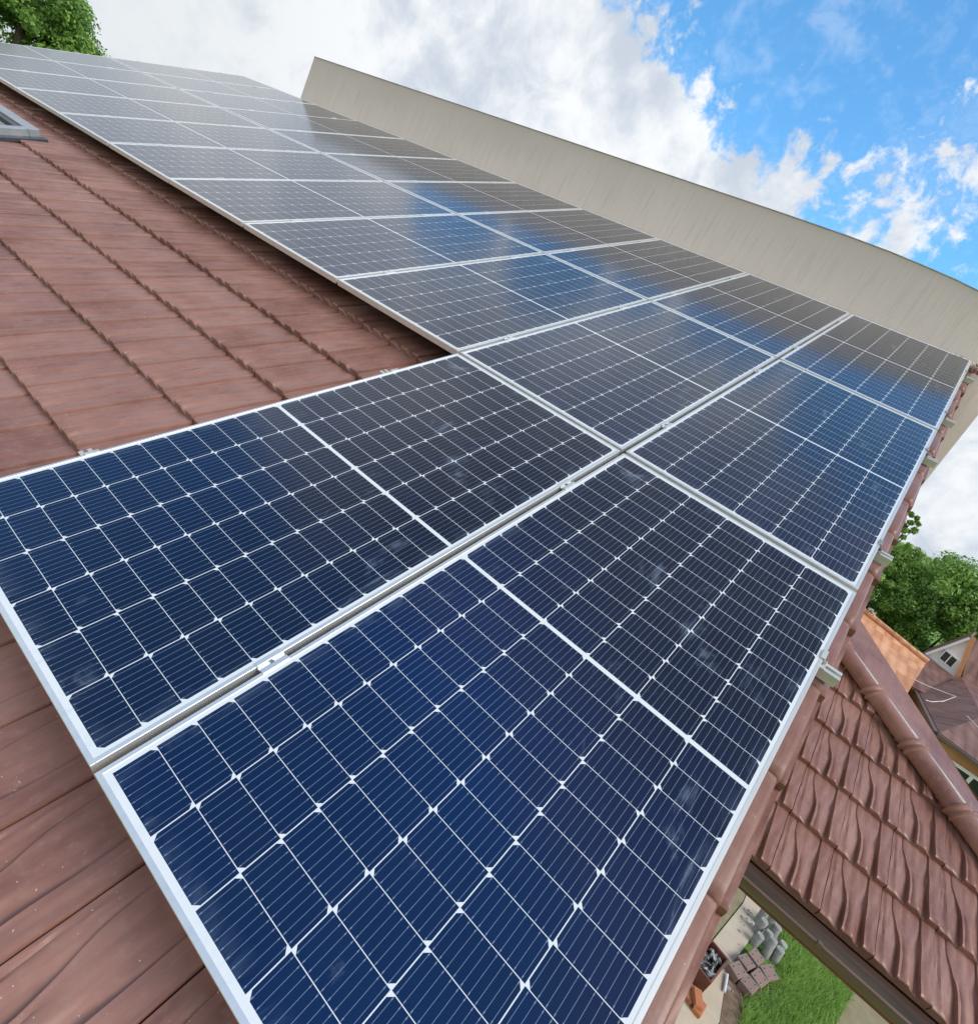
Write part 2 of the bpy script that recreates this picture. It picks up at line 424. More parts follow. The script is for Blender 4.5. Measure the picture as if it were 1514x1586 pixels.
# ------------------------------------------------------------------ roof tiles
TW, TE = .2465, .4235
def sm_(a, b, x):
    q = np.clip((x - a) / (b - a), 0, 1); return q * q * (3 - 2 * q)
def tile_grid(x0, ncol, y0, nrow, base, lift=.031, hi=True, jit=.0008, te=None, tw=None):
    """double-pan tiles with two scalloped steps; t across 0..1, v 0 = lower end, 1 = upper end"""
    te = te or TE; tw = tw or TW
    vs = np.array([0, .010, .024, .05, .1, .17, .25, .33, .41, .5, .58, .66, .74, .82, .91, 1.0, 1.12]) if hi else np.array([0, .02, .06, .3, .55, .8, 1.0, 1.1])
    nl, npn, nr = (11, 15, 7) if hi else (4, 6, 2)
    rows = []
    for v in vs:
        v_ = min(v, 1.0); low = 1 - v_
        Wl = .215 + .195 * sm_(.10, .66, low) - .012 * sm_(.75, 1, low); Vl = .735 + .05 * low
        t = []; z = []
        t += [0.0, .0160]; z += [-.019, -.019]
        a = np.linspace(.0185, Wl, nl); c = (a - .0185) / (Wl - .0185)
        depth = .002 + .0125 * sm_(.22, .85, low)
        zl = .0115 - .0015 * (c < .25) - depth * sm_(.25, 1.0, c)
        zl = zl - .0025 * np.exp(-((a - .085) / .013) ** 2) * (1 - .5 * low)
        t += list(a); z += list(zl)
        a = np.linspace(Wl + .009, Vl, npn); c = (a - Wl) / (Vl - Wl)
        pan = .0125 + .004 * sm_(.2, .85, low)
        zp = pan - (.004 + .0145 * sm_(.12, .9, low)) * sm_(.42, .96, c)
        zp = zp - .0035 * np.exp(-((c - .15) / .05) ** 2) * sm_(.35, .6, low)
        t += list(a); z += list(zp)
        a = np.linspace(Vl + .010, .990, nr)
        t += list(a); z += list(.0155 + .0035 * low + 0 * a)
        t += [.997, 1.0]; z += [.0135, -.014]
        t = np.array(t); z = np.array(z) * 1.35 + .0017 * np.sin(t * 34 + 3.0 * np.sin(v * 5.3)) + .0008 * np.sin(t * 71 + 2.2 * np.sin(v * 7.1 + 1))
        z = z + lift * (1 - v) - .006 * np.clip(1 - v / .03, 0, 1) ** 2
        rows.append(np.stack([t * tw, np.full(len(t), v * te), z], 1))
    nT = len(rows[0]); nV = len(vs)
    Vb = np.concatenate(rows)
    fr = Vb[:nT].copy(); fr[:, 2] = np.minimum(fr[:, 2] - .004, -.008); fr[:, 1] += .003
    Vb = np.concatenate([Vb, fr])
    F = [(q * nT + c, q * nT + c + 1, (q + 1) * nT + c + 1, (q + 1) * nT + c) for q in range(nV - 1) for c in range(nT - 1)]
    o = nV * nT
    F += [(o + c, o + c + 1, c + 1, c) for c in range(nT - 1)]
    F = np.array(F); Vs, Fs = [], []; k = 0
    for q in range(nrow):
        for c in range(ncol):
            a = rng.normal(0, jit, 3); W_ = Vb.copy()
            W_[:, 2] += base + a[0] + a[1] * (Vb[:, 0] / tw - .5) * 1.2
            W_[:, 0] += x0 + c * tw; W_[:, 1] += y0 + q * te + a[2] * 1.3
            Vs.append(W_); Fs.append(F + k); k += len(Vb)
    return np.concatenate(Vs), np.concatenate(Fs)

house = thing('house', 'brown tiled house whose long roof slope carries the solar panels', 'house', OFF, rot=RROT)
XS = -.663 - TW * 46
NC = 58
# columns up to just beneath the verge caps
V, F = tile_grid(XS, 49, -.018 - TE * 8, 10, -.197)
keep = V[:, 0] <= -.03
tiles = npmesh('roof_tiles', V, F, M_TILE, house, ang=30)
# the rest of the slope, under the array: same tiles, coarser
V, F = tile_grid(XS, 49, -.018 + TE * 2, 9, -.197, hi=False)
npmesh('roof_tiles', V, F, M_TILE, house, ang=30)
MB().box(XS, .0, -3.36, 4.3, -.30, -.235).build('roof_deck', M_UNDER, house)

# verge tiles: long caps stepping down the gable edge
def verge_bm():
    x0, x1, L = -.115, .047, .4165 + .05
    prof_v = [(0, -.030), (.004, -.018), (.012, -.009), (.026, -.003), (.045, .0), (.2, -.004), (.33, -.013), (L, -.027)]
    prof_x = [(x0, -.012), (x0 + .012, -.002), (x0 + .03, 0), (x1 - .02, .001), (x1 - .006, -.003), (x1, -.012), (x1 + .002, -.05), (x1 + .002, -.24), (x1 - .016, -.24), (x1 - .016, -.05)]
    vs = []; fs = []; n = len(prof_x)
    for (y, dz) in prof_v:
        for (x, z) in prof_x: vs.append((x, y, z + dz))
    for k in range(len(prof_v) - 1):
        for i in range(n - 1):
            a = k * n + i; fs.append((a, a + 1, a + n + 1, a + n))
    o = len(vs)
    for (x, z) in prof_x[:6]: vs.append((x, .004, -.075))
    for i in range(5): fs.append((o + i, o + i + 1, i + 1, i))
    fs.append((5, 6, 9, o + 5)); fs.append((6, 7, 8, 9))
    return MB().add(vs, fs)
vg = None
for k in range(-4, 15):
    y = -.068 + .4165 * k
    if y > 4.1: continue
    if vg is None: vg = verge_bm().build('verge_tile', M_TILE, house, smooth=True); o = vg
    else: o = vg.copy(); COL.objects.link(o)
    o.location = (rng.normal(0, .002), y, -.078 + rng.normal(0, .0015)); o.rotation_euler = (0, rng.normal(0, .004), rng.normal(0, .003))
# far verge
for k in range(0, 11):
    o = vg.copy(); COL.objects.link(o); o.location = (XS + .0, -.068 + TE * k, -.07)
# broken mortar and tile pieces where the verge runs into the tall wall
mb = MB()
for k in range(26):
    x = -.16 + .25 * random.random(); y = 4.24 + .07 * random.random(); s = .012 + .02 * random.random()
    c = Vector((x, y, -.05 + .05 * random.random()))
    pts = [c + Vector((random.uniform(-1, 1), random.uniform(-1, 1), random.uniform(-.6, .8))) * s for _ in range(6)]
    mb.add(pts, [(0, 1, 2), (0, 2, 3), (0, 3, 4), (0, 4, 1), (5, 2, 1), (5, 3, 2), (5, 4, 3), (5, 1, 4)])
mb.build('mortar_rubble', M_RAMP, house)
mb = MB()
for k in range(7):
    x = -.13 + .033 * k; mb.box(x, x + .028, 4.22, 4.29, -.075, -.045 + .012 * random.random(), .004)
mb.build('broken_tile_edge', M_TILE, house)
# walls of the house (below the slope)
def housewalls():
    m = MB()
    zt = lambda y: OFF.z - .42 + (y - OFF.y) * math.tan(PITCH)
    y0, y1 = .05, 6.3
    m.prism([(y0, 0), (y1, 0), (y1, zt(y1)), (y0, zt(y0))], 'x', XS + .6, .16)
    return m
hw = housewalls().build('wall', M_BEIGE, None)
hw.parent = house; hw.matrix_parent_inverse = MW.inverted()
# bedding board under the verge
MB().box(-.04, .02, -3.3, 4.28, -.36, -.175).build('verge_board', M_OLIVE, house)

# roof window at the far left
rwx0, rwx1, rwy0, rwy1 = -8.25, -7.12, -1.42, -.25
rf = MB()
for a, b, c, d in ((rwx0, rwx1, rwy0, rwy0 + .09), (rwx0, rwx1, rwy1 - .09, rwy1), (rwx0, rwx0 + .09, rwy0 + .09, rwy1 - .09), (rwx1 - .09, rwx1, rwy0 + .09, rwy1 - .09)):
    rf.box(a, b, c, d, -.14, -.045, .006)
win = rf.build('roof_window', M_FRLIGHT, house)
win.location = (0, 0, -.04)
win['label'] = 'grey framed roof window set in the brown tiles'
sa = MB()
for a, b, c, d in ((rwx0 + .09, rwx1 - .09, rwy0 + .09, rwy0 + .14), (rwx0 + .09, rwx1 - .09, rwy1 - .14, rwy1 - .09), (rwx0 + .09, rwx0 + .14, rwy0 + .14, rwy1 - .14), (rwx1 - .14, rwx1 - .09, rwy0 + .14, rwy1 - .14)):
    sa.box(a, b, c, d, -.13, -.062)
sa.build('sash', M_GREYFR, win)
MB().box(rwx0 + .14, rwx1 - .14, rwy0 + .14, rwy1 - .14, -.10, -.085).build('pane', M_PANE, win)
fl = MB().box(rwx1 + .001, rwx1 + .085, rwy0 - .1, rwy1 + .02, -.135, -.102, .004)
fl.box(rwx0 - .1, rwx0 - .001, rwy0 - .1, rwy1 + .02, -.135, -.102, .004); fl.box(rwx0 - .1, rwx1 + .085, rwy0 - .22, rwy0 - .101, -.135, -.108, .004)
fl.build('flashing', M_GREYFR, win)

# ------------------------------------------------------------------ tall neighbouring wall
WALL_Y = 4.35
wb = rw(0, WALL_Y, -.1)          # base line where the height 0 of the measured profile lies
wall = MB()
top = [(-10.12, .715), (-8, .712), (-6, .712), (-4, .708), (-3, .705), (-2.2, .703), (-1.5, .695), (-1.1, .682), (-.8, .662), (-.5, .638), (-.3, .612), (0, .57), (.287, .52)]
poly = [(x, z) for x, z in top]
n = len(poly)
th = .24
vs = [(x, 0, z) for x, z in poly] + [(x, th, z) for x, z in poly] + [(x, 0, -wb.z) for x, z in poly] + [(x, th, -wb.z) for x, z in poly]
fs = []
for i in range(n - 1):
    fs += [(i, i + 1, n + i + 1, n + i), (2 * n + i, 2 * n + i + 1, i + 1, i), (n + i, n + i + 1, 3 * n + i + 1, 3 * n + i)]
fs += [(0, n, 3 * n, 2 * n), (n - 1, 2 * n - 1, 4 * n - 1, 3 * n - 1)]
wt = thing('boundary_wall', 'tall windowless weathered beige concrete wall rising behind the panels', 'wall', (wb.x, wb.y, wb.z))
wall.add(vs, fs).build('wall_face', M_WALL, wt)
cp = MB()
for i in range(n - 1):
    (xa, za), (xb, zb) = poly[i], poly[i + 1]
    cp.add([(xa, -.003, za + .001), (xb, -.003, zb + .001), (xb, th + .012, zb + .002), (xa, th + .012, za + .002),
            (xa, -.012, za + .008), (xb, -.012, zb + .008), (xb, th + .012, zb + .008), (xa, th + .012, za + .008)],
           [(0, 1, 2, 3), (4, 5, 6, 7), (0, 1, 5, 4), (2, 3, 7, 6), (0, 3, 7, 4), (1, 2, 6, 5)])
cp.build('coping', noisy('coping_stone', (.66, .60, .56), (.54, .49, .45), 10, .85), wt)

# ------------------------------------------------------------------ solar panels
PW, PL, PS, PR = 1.04, 2.125, 1.06, 2.1452
def make_panel():
    t = thing('solar_panel', 'x', 'solar panel', (0, 0, 0), 'solar panels bolted to the roof', RROT)
    f = MB(); fw, fh = .0115, .035; c = .0009
    f.box(0, PW, 0, fw, -fh, 0, c); f.box(0, PW, PL - fw, PL, -fh, 0, c)
    f.box(0, fw, fw, PL - fw, -fh, 0, c); f.box(PW - fw, PW, fw, PL - fw, -fh, 0, c)
    f.box(fw, PW - fw, fw, fw + .022, -fh, -fh + .002); f.box(fw, PW - fw, PL - fw - .022, PL - fw, -fh, -fh + .002)
    f.build('frame', M_ALU, t)
    MB().box(fw - .003, PW - fw + .003, fw - .003, PL - fw + .003, -.0075, -.0013).build('glass_laminate', M_GLASS, t)['cell_tint_and_sheen'] = .3
    MB().box(PW / 2 - .05, PW / 2 + .05, PL / 2 - .03, PL / 2 + .03, -.026, -.008, .002).build('junction_box', M_DARK, t)
    return t
proto = make_panel()
ORD = ['first', 'second', 'third', 'fourth', 'fifth', 'sixth', 'seventh', 'eighth', 'ninth', 'tenth', 'eleventh']
first = True
for row in (-1, 0, 1):
    for u in range(2 if row == -1 else 11):
        t = proto if first else copy_tree(proto)
        first = False
        x = -(u + 1) * PS + .01; y = row * PR + .0105 if row >= 0 else -2.1378
        t.location = rw(x + rng.normal(0, .0006), y + rng.normal(0, .0008), rng.normal(0, .0007))
        t.rotation_euler = (PITCH + rng.normal(0, .0006), rng.normal(0, .0008), rng.normal(0, .0004))
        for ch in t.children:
            if 'cell_tint_and_sheen' in ch: ch['cell_tint_and_sheen'] = (.72, .34)[u] if row == -1 else .18 + .2 * random.random()
        if row == -1:
            t['label'] = ('nearest solar panel, in the lowest row, along the gable verge', 'left of the two solar panels in the lowest row, tiles above and below it')[u]
        else:
            rn = ('middle row', 'top row along the tall beige wall')[row]
            ex = {0: 'first solar panel from the gable verge in the %s' % rn, 10: 'farthest solar panel in the %s' % rn}
            t['label'] = ex.get(u, '%s solar panel from the gable verge in the %s' % (ORD[u], rn))

# ------------------------------------------------------------------ rails and clamps
def rail_bm(x0, x1):
    h = .040
    # T-slot extrusion section (y, z), z = 0 at the top of the rail
    sec = [(-.020, -h), (.020, -h), (.020, -.001), (.0185, 0), (.0065, 0), (.0065, -.004), (.013, -.004), (.013, -.016), (-.013, -.016), (-.013, -.004), (-.0065, -.004), (-.0065, 0), (-.0185, 0), (-.020, -.001)]
    n = len(sec); m = MB()
    vs = [(x0, y, z) for y, z in sec] + [(x1, y, z) for y, z in sec]
    m.add(vs, [(i, (i + 1) % n, n + (i + 1) % n, n + i) for i in range(n)])
    for o in (0, n):
        m.f += [tuple(k + o for k in q_) for q_ in ((0, 1, 2, 7), (2, 3, 4, 5), (2, 5, 6, 7), (0, 7, 8), (0, 8, 13), (8, 9, 13), (9, 10, 11, 13), (11, 12, 13))]
    return m
CZ = Matrix.Translation((0, 0, .0365))
def mid_clamp(parent, x, y):
    m = MB(); L = .036
    # top plate bridging both frames, with raised lips and a sunk middle
    m.box(x - .019, x - .0075, y - L, y + L, .0006, .0042, .0006); m.box(x + .0075, x + .019, y - L, y + L, .0006, .0042, .0006)
    m.box(x - .0075, x - .0055, y - L, y + L, -.022, .0036); m.box(x + .0055, x + .0075, y - L, y + L, -.022, .0036)
    m.box(x - .0055, x + .0055, y - L, y + L, -.006, -.003)
    o = m.build('mid_clamp', M_ALU, parent, xf=CZ)
    b = MB().tube([(x, y, -.003), (x, y, .0022)], .0052, 6); b.tube([(x, y, -.0029), (x, y, -.0015)], .0055, 14)
    b.build('bolt', M_STEEL, o, xf=CZ)
def end_clamp(parent, x, y, s):
    m = MB(); L = .022
    m.box(min(x - s * .010, x + s * .004), max(x - s * .010, x + s * .004), y - L, y + L, .0006, .004, .0006)
    m.box(min(x + s * .002, x + s * .005), max(x + s * .002, x + s * .005), y - L, y + L, -.034, .0036)
    m.box(min(x + s * .005, x + s * .022), max(x + s * .005, x + s * .022), y - L, y + L, -.037, -.033, .0006)
    o = m.build('end_clamp', M_ALU2, parent, xf=CZ)
    MB().tube([(x + s * .013, y, -.033), (x + s * .013, y, -.022)], .0055, 6).build('bolt', M_STEEL, o, xf=CZ)
for n_, (row, y) in enumerate(((-1, -1.735), (-1, -.445), (0, .43), (0, 1.735), (1, 2.56), (1, 3.86))):
    xl = -2.19 if row == -1 else -11.71
    lab = ['lower mounting rail under the lowest row of two solar panels', 'upper mounting rail under the lowest row of two solar panels',
           'lower mounting rail under the middle row of solar panels', 'upper mounting rail under the middle row of solar panels',
           'lower mounting rail under the top row of solar panels', 'upper mounting rail under the top row, closest to the tall wall'][n_]
    t = thing('mounting_rail', lab, 'mounting rail', rw(0, y, -.0365), 'aluminium rails under the solar panels', RROT)
    rail_bm(xl, .068 + rng.normal(0, .004)).build('rail_profile', M_ALU2, t)
    for u in range(1, 2 if row == -1 else 11):
        mid_clamp(t, -u * PS, 0)
        end_clamp(t, -.010, 0, 1)
    end_clamp(t, -(2 if row == -1 else 11) * PS + .010, 0, -1)
    for x in np.arange(-.5, xl, -1.1):
        MB().box(x, x + .03, -.004, .004, -.14, -.0405).box(x, x + .03, .0041, .12, -.144, -.139).build('roof_hook', M_STEEL, t)

# ------------------------------------------------------------------ lower extension roof
MSL = -.0928
A2 = math.atan(MSL)                 # its slope relative to the main roof
ext = thing('extension_roof', 'lower hipped brown tile roof with a gutter beside the gable', 'porch', OFF, rot=RROT)
ext_l = Matrix.Translation((.477, -.153, -1.467)) @ Matrix.Rotation(A2, 4, 'X')
TE2 = 1.213 / 3
# hip line in the extension's own plane: (x - .06) + (y - 1.85) = const
def clip_hip(x, y): return x + y < 1.76 + .05
V, F = tile_grid(-.2435 * 4, 14, 0, 6, -.02, lift=.028, te=TE2, tw=.2435)
cen = V[F].mean(1)
F = F[cen[:, 0] + cen[:, 1] < 1.96]
V4 = np.array([ext_l @ Vector(v) for v in V])
et = npmesh('roof_tiles', V4, F, M_TILE, ext, ang=30)
MB().add([(-.9, .05, -.07), (1.88, .05, -.07), (-.9, 2.83, -.07), (-.9, .05, -.11), (1.88, .05, -.11), (-.9, 2.83, -.11)],
         [(0, 1, 2), (3, 5, 4), (0, 3, 4, 1), (1, 4, 5, 2), (0, 2, 5, 3)]).build('roof_deck', M_UNDER, ext, xf=ext_l)
# hip caps
P0 = Vector((-.10, 2.095, .035)); P1 = Vector((2.008, -.013, .035)); hd = (P1 - P0).normalized(); sd = Vector((-hd.y, hd.x, 0)) * -1   # sd: to the lower-left side
up = Vector((0, 0, 1))
L = .40; k = 0; s = 0.0; tot = (P1 - P0).length
while s < tot:
    m = MB(); e = min(s + L + .02, tot)
    nseg = 18
    rings = [(s - .004, .060), (s, .080), (s + .006, .092), (s + .018, .093), (s + .024, .082), (s + .034, .073), (s + .046, .074), (s + .051, .086), (s + .064, .087), (s + .071, .073), (s + .10, .070), (s + .22, .067), (e, .0625)]
    vs = []; fs = []
    for (d, r) in rings:
        for i in range(nseg + 1):
            a = math.pi * (-.04 + 1.08 * i / nseg)
            vs.append(P0 + hd * d + sd * (math.cos(a) * r * 1.02) + up * (math.sin(a) * r * .92 + .004))
    w_ = nseg + 1
    for j in range(len(rings) - 1):
        for i in range(nseg): fs.append((j * w_ + i, j * w_ + i + 1, (j + 1) * w_ + i + 1, (j + 1) * w_ + i))
    # caps run down the hip: collar sits at the upper end of each cap
    m.add(vs, fs)
    m.build('hip_tile', M_TILE, ext, smooth=True, xf=ext_l); s += L; k += 1
# plain course beyond the hip and the mortar bead between
def strip(o0, o1, z0, z1, th_, m, name, a=-.1, b=tot + .1):
    vs = []
    for d in (a, b):
        for (o, z) in ((o0, z0), (o1, z1), (o1, z1 - th_), (o0, z0 - th_)):
            vs.append(P0 + hd * d - sd * o + up * z)
    MB().add(vs, [(0, 1, 2, 3), (4, 5, 6, 7), (0, 1, 5, 4), (1, 2, 6, 5), (2, 3, 7, 6), (3, 0, 4, 7)]).build(name, m, ext, xf=ext_l)
strip(.060, .094, .030, .024, .05, M_RAMP, 'mortar_bead')
def wedge(name, m, A, B):
    (d0, i0, o0, z0, y0), (d1, i1, o1, z1, y1) = A, B
    vs = []
    for d, i_, o_, zi, zo in (A, B):
        for (o, z) in ((i_, zi), (o_, zo), (o_, zo - .03), (i_, zi - .03)): vs.append(P0 + hd * d - sd * o + up * z)
    MB().add(vs, [(0, 1, 2, 3), (4, 5, 6, 7), (0, 1, 5, 4), (1, 2, 6, 5), (2, 3, 7, 6), (3, 0, 4, 7)]).build(name, m, ext, xf=ext_l)
wedge('plain_hip_course', M_TILE, (-.38, .092, .47, .006, -.02), (1.2, .092, .25, .006, -.02))
wedge('plain_hip_course', M_TILE, (1.203, .092, .25, .006, -.02), (tot + .1, .092, .22, .006, -.02))
wedge('hip_end_slope', M_TILE, (-.3, .42, 1.5, -.05, -2.2), (tot + .1, .20, 1.5, -.05, -2.2))
# gutter
def half_pipe(x0, x1, r, y, z, m_in, parent):
    vs = []; fs = []; n = 14
    for x in (x0, x1):
        for i in range(n + 1):
            a = math.pi * (1 + i / n); vs.append((x, y + r * math.cos(a), z + r * math.sin(a)))
        for i in range(n + 1):
            a = math.pi * (1 + i / n); vs.append((x, y + (r - .004) * math.cos(a), z + (r - .004) * math.sin(a)))
    w_ = 2 * (n + 1)
    for i in range(n):
        fs += [(i, i + 1, w_ + i + 1, w_ + i), (n + 1 + i, n + 2 + i, w_ + n + 2 + i, w_ + n + 1 + i)]
    fs += [(0, n + 1, w_ + n + 1, w_), (n, 2 * n + 1, w_ + 2 * n + 1, w_ + n)]
    for o in (0, w_):
        for i in range(n): fs.append((o + i, o + i + 1, o + n + 2 + i, o + n + 1 + i))
    mb_ = MB().add(vs, fs)
    return mb_
XF = Matrix.Translation((0, -.153, -1.467)) @ Matrix.Rotation(-PITCH, 4, 'X')
gx0, gx1 = -.05, 2.35
gt = half_pipe(gx0, gx1, .076, -.077, -.030, M_GUT, ext)
gt.tube([(gx0, -.152, -.026), (gx1, -.152, -.026)], .0075, 8)
gut = gt.build('gutter', M_GUT, ext, smooth=True, xf=XF)
MB().prism([(-.077 + .062 * math.cos(math.pi * (1.12 + .76 * i / 8)), -.030 + .071 * math.sin(math.pi * (1.12 + .76 * i / 8))) for i in range(9)], 'x', gx0, gx1).build('gutter_silt', M_GUTIN, gut, xf=XF)
for x in (.74, 1.34, 1.94):
    MB().box(x, x + .022, -.165, -.143, -.036, -.014, .002).build('gutter_bracket', M_GUT, gut, xf=XF)
MB().box(-.2, 2.3, .03, .05, -.20, -.05).build('fascia', M_REDWOOD, ext, xf=XF)
for x in (2.16,):
    MB().box(x, x + .12, .1, .22, -4.95, -.15, .004).build('post', M_REDWOOD, ext, xf=XF)

# ------------------------------------------------------------------ garden below
def slab(name, pts, z0, z1, m, **kw):
    o = MB().prism(pts, 'z', z0, z1).build(name, m); tag(o, **kw); return o
slab('garden_path', [(2.55, 7.2), (2.74, 7.93), (2.70, 8.82), (2.79, 9.21), (3.26, 11.2), (3.5, 12.4), (2.9, 12.4), (2.73, 10.52), (2.31, 8.7), (2.2, 7.2)], -.1, .03, M_PATH, kind='structure')
slab('terrace', [(2.18, 7.2), (2.29, 8.7), (2.71, 10.52), (2.88, 12.4), (.9, 12.4), (.9, 7.2)], -.1, .045, M_OLIVE, kind='structure')
slab('soil_bed', [(2.56, 7.2), (2.75, 7.93), (2.71, 8.82), (2.74, 9.0), (2.98, 8.7), (3.1, 8.2), (3.0, 7.2)], -.1, .025, M_SOIL, kind='structure')
slab('yard', [(4.81, 11.34), (4.35, 9.79), (3.9, 8.0), (9, 8.0), (9, 12)], -.1, .035, M_OLIVE, kind='structure')
pal = None
pp = [(3.03, 10.38), (3.17, 10.44), (3.31, 10.42), (3.00, 10.10), (3.15, 10.05), (3.30, 10.10), (3.03, 9.86), (3.19, 9.82), (3.35, 9.88)]
pl = ['farthest left', 'farthest middle', 'farthest right', 'middle left', 'centre', 'middle right', 'nearest left', 'nearest middle', 'nearest right']
for k, (x, y) in enumerate(pp):
    if pal is None:
        m = MB().tube([(0, 0, 0), (0, 0, .27), (0, 0, .285)], [.066, .066, .058], 16); pal = m.build('palisade_post', M_CONC, smooth=True); o = pal
    else: o = pal.copy(); COL.objects.link(o)
    o.location = (x + random.uniform(-.03, .03), y + random.uniform(-.03, .03), -.02); o.scale = (1, 1, 1 + .25 * random.uniform(-1, 1)); o.rotation_euler = (R(random.uniform(-9, 9)), R(random.uniform(-9, 9)), 0)
    tag(o, 'round grey concrete palisade post in the clump by the grass, %s' % pl[k], 'post', 'grey palisade posts by the grass')
# stack of solid red-brown blocks, dark discs in place of holes
blk = None
for k in range(6):
    x, y = [(3.02, 9.46), (3.24, 9.40), (2.90, 9.18), (3.11, 9.12), (2.80, 8.90), (3.0, 8.84)][k]
    if blk is None:
        blk = thing('paving_block', 'x', 'block', (0, 0, 0), 'perforated paving blocks by the grass')
        MB().box(-.1, .1, -.13, .13, 0, .12, .006).build('block_body', M_PAVER, blk)
        for dx in (-.05, .05):
            for dy in (-.07, .07):
                vs = []; n = 12
                mb = MB().tube([(dx, dy, .118), (dx, dy, .1235)], .022, 12); h = mb.build('block_rim', M_CONC, blk, smooth=True)
                MB().tube([(dx, dy, .119), (dx, dy, .1245)], .014, 12).build('hole_shade_disc', M_DARK, h)  # dark disc painted in for the hole's shade; the block is solid
        o = blk
    else: o = copy_tree(blk)
    o.location = (x, y, .03); o.rotation_euler = (R(random.uniform(-5, 5)), R(random.uniform(-5, 5)), R(-28 + random.uniform(-14, 14)))
    o['label'] = 'red-brown perforated paving block, %s of the six beside the palisade posts' % ['farthest left', 'farthest right', 'middle left', 'middle right', 'nearest left', 'nearest right'][k]
# planter box with grey rubble
pb = thing('planter_box', 'dark red open box filled with grey plastic and rubble by the path', 'box', (2.36, 8.42, .03), rot=(0, 0, R(-14)))
m = MB()
for a, b, c, d in ((-.16, .16, -.34, -.31), (-.16, .16, .31, .34), (-.16, -.13, -.31, .31), (.13, .16, -.31, .31)): m.box(a, b, c, d, 0, .26, .004)
m.build('box_side', M_REDWOOD, pb)
m = MB()
for k in range(40):
    c = Vector((random.uniform(-.1, .1), random.uniform(-.28, .28), random.uniform(.12, .26))); s = random.uniform(.03, .06)
    pts = [c + Vector((random.uniform(-1, 1), random.uniform(-1, 1), random.uniform(-.7, .7))) * s for _ in range(6)]
    m.add(pts, [(0, 1, 2), (0, 2, 3), (0, 3, 4), (0, 4, 1), (5, 2, 1), (5, 3, 2), (5, 4, 3), (5, 1, 4)])
m.build('rubble_fill', M_BAG, pb)
br = None
for k in range(3):
    if br is None: br = MB().box(-.06, .06, -.125, .125, 0, .065, .004).build('brick', M_BRICK); o = br
    else: o = br.copy(); COL.objects.link(o)
    o.location = [(2.30, 7.86, .03), (2.44, 7.80, .03), (2.37, 7.83, .096)][k]; o.rotation_euler = (0, 0, R([-14, -10, 20][k]))
    tag(o, ['orange brick beside the planter box, on the side of the roof verge', 'orange brick beside the planter box, on the side of the grass', 'orange brick lying across two other bricks beside the planter box'][k], 'brick', 'orange bricks by the planter box')
o = MB().tube([(2.70, 8.74, .06), (2.71, 8.42, .05)], .022, 12).build('drain_pipe', M_PLASTIC, smooth=True); tag(o, 'short white plastic pipe lying on the soil by the paving blocks', 'pipe')

# grass blades where the lawn is seen
def blades(n, x0, x1, y0, y1):
    c = np.stack([rng.uniform(x0, x1, n), rng.uniform(y0, y1, n), np.zeros(n)], 1)
    # keep off the path and the yard
    lim = np.interp(c[:, 1], [7.2, 8.8, 9.2, 9.7, 10.5, 12.4], [2.98, 3.0, 3.15, 3.45, 3.42, 3.5])
    yr = np.interp(c[:, 1], [8.0, 9.79, 11.34, 12], [3.9, 4.35, 4.81, 9])
    c = c[(c[:, 0] > lim) & (c[:, 0] < yr)]
    n = len(c)
    patch = .5 + .5 * np.sin(c[:, 0] * 3.1 + 1.3 * np.sin(c[:, 1] * 2.3)) * np.cos(c[:, 1] * 2.7 + np.sin(c[:, 0] * 4))
    a = rng.uniform(0, 2 * np.pi, n); wd = rng.uniform(.006, .013, n); h = rng.uniform(.06, .16, n) * (.7 + .6 * patch)
    lean = rng.uniform(.02, .11, n); b = rng.uniform(0, 2 * np.pi, n)
    d = np.stack([np.cos(a), np.sin(a), 0 * a], 1) * wd[:, None]
    top = c + np.stack([np.cos(b) * lean, np.sin(b) * lean, h], 1)
    V = np.stack([c - d, c + d, top], 1).reshape(-1, 3); F = np.arange(3 * n).reshape(-1, 3)
    return V, F, np.clip(rng.normal(.4, .28, n) + .3 * (patch - .5), 0, 1)
V, F, sh = blades(90000, 2.9, 6.4, 7.2, 13.5)
gm = MB()
for k in range(120):
    c = Vector((random.uniform(2.75, 3.5), random.uniform(8.5, 10.5), .03)); s_ = random.uniform(.012, .04)
    pts = [c + Vector((random.uniform(-1, 1), random.uniform(-1, 1), random.uniform(-.3, .9))) * s_ for _ in range(6)]
    gm.add(pts, [(0, 1, 2), (0, 2, 3), (0, 3, 4), (0, 4, 1), (5, 2, 1), (5, 3, 2), (5, 4, 3), (5, 1, 4)])
tag(gm.build('rubble', M_CONC), kind='stuff')
tag(npmesh('grass', V, F, M_GRASSB, smooth=False, shade=sh), kind='stuff')

